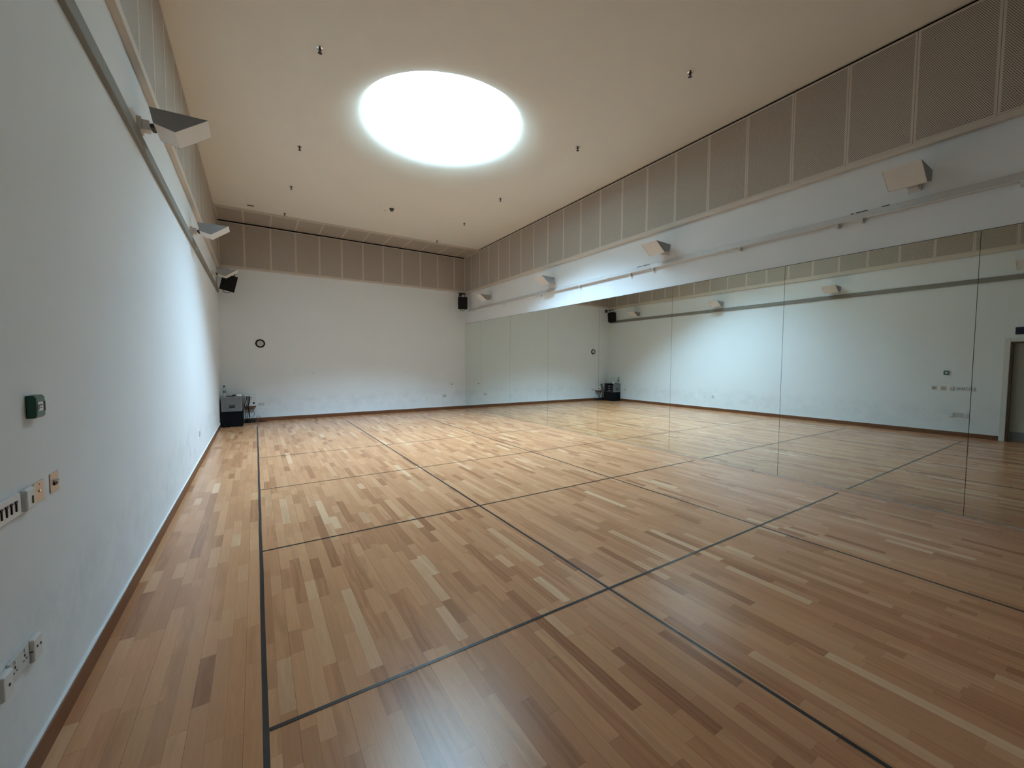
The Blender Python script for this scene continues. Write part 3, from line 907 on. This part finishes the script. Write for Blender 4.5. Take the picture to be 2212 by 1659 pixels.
cable([(cx0 + 0.08, cy0 - 0.030, 0.008), (cx0 + 0.10, cy0 - 0.030, 0.07), (cx0 + 0.13, cy0 - 0.030, 0.135), (cx0 + 0.19, cy0 - 0.030, 0.140), (cx0 + 0.225, cy0 - 0.030, 0.07), (cx0 + 0.235, cy0 - 0.030, 0.008)], 0.004, M_dark,
      'thin cable arching just above the floor by the skirting')
rnd = random.Random(11)
bm = bmesh.new()
for k in range(9):
    a0 = rnd.uniform(0, 6.28); rx = rnd.uniform(0.09, 0.15); ry = rnd.uniform(0.045, 0.085)
    z = 0.010 + 0.0100 * k
    cx1 = 0.61 + rnd.uniform(-0.03, 0.03) * 1.0; cy1 = 12.66 + rnd.uniform(-0.02, 0.02)
    pts = [(cx1 + rx * math.cos(a0 + i * 0.42) * (1 - 0.05 * k), cy1 + ry * math.sin(a0 + i * 0.42), z + 0.006 * math.sin(i * 1.3 + k)) for i in range(16)]
    tube(bm, curve_pts(pts, 3), 0.009, 6)
for ex, ey in ((0.93, 12.62), (0.96, 12.58), (0.86, 12.70), (0.90, 12.66)):
    tube(bm, curve_pts([(0.62, 12.64, 0.03), (0.74, 12.66 + rnd.uniform(-.03, .03), 0.035), (0.84, 12.63 + rnd.uniform(-.03, .03), 0.015), (ex, ey, 0.009)], 5), 0.008, 6)
o = build('cable_coil', bm, M_cab, smooth=True)
tag(o, 'tangled heap of black cable on the floor beside the black cabinet', 'cable heap', kind='stuff')

# ------------------------------------------------------------------ ceiling fittings
def sprinkler():
    r = empty('sprinkler_head')
    build('escutcheon', lathe(bmesh.new(), [(0.040, 0.0), (0.038, -0.006), (0.020, -0.012)], 20), M_chrome, r)
    build('sprinkler_body', lathe(bmesh.new(), [(0.014, -0.010), (0.014, -0.030), (0.007, -0.034), (0.006, -0.055)], 14), M_dark, r)
    build('deflector', lathe(bmesh.new(), [(0.024, -0.055), (0.024, -0.058)], 14), M_dark, r)
    return r
sp0 = sprinkler()
SP = [(1.496, 5.351, 'left row, nearest the camera'), (1.494, 7.911, 'left row, second from the camera'), (1.49, 9.76, 'left row, third from the camera'),
      (1.468, 11.577, 'left row, nearest the far wall'), (5.486, 3.244, 'right row, nearest the camera'), (5.485, 5.346, 'right row, second from the camera'),
      (5.48, 7.902, 'right row, third from the camera'), (5.494, 9.777, 'right row, fourth from the camera'), (5.471, 11.611, 'right row, nearest the far wall')]
for i, (x, y, lb) in enumerate(SP):
    o = sp0 if i == 0 else dup(sp0, (0, 0, 0))
    o.location = (x, y, H)
    tag(o, 'small dark ceiling sprinkler in the ' + lb, 'sprinkler', 'ceiling sprinklers')
r = empty('smoke_detector', (3.605, 9.831, H))
build('detector_base', lathe(bmesh.new(), [(0.055, 0.0), (0.055, -0.014), (0.048, -0.020)], 24), M_dark, r)
build('detector_dome', lathe(bmesh.new(), [(0.040, -0.018), (0.040, -0.045), (0.030, -0.058), (0.004, -0.062)], 24), plain('brown_grey_plastic', (0.10, 0.085, 0.075), 0.5), r)
tag(r, 'round dark detector on the ceiling beyond the rooflight', 'detector')
r = empty('ceiling_stud', (3.50, 10.02, H))
build('stud_plate', lathe(bmesh.new(), [(0.014, 0.0), (0.012, -0.006)], 12), M_dark, r)
tag(r, 'tiny dark stud on the ceiling next to the dark detector', 'stud')
r = empty('ceiling_bracket', (0.76, 11.43, H))
build('strip', bx(-0.065, 0.065, -0.012, 0.012, -0.014, 0), M_dark, r)
for x in (-0.055, 0.05):
    build('lug', bx(x - 0.008, x + 0.008, -0.022, 0.010, -0.022, -0.014), M_dark, r)
tag(r, 'small dark strip bracket on the ceiling in the far left corner', 'bracket')
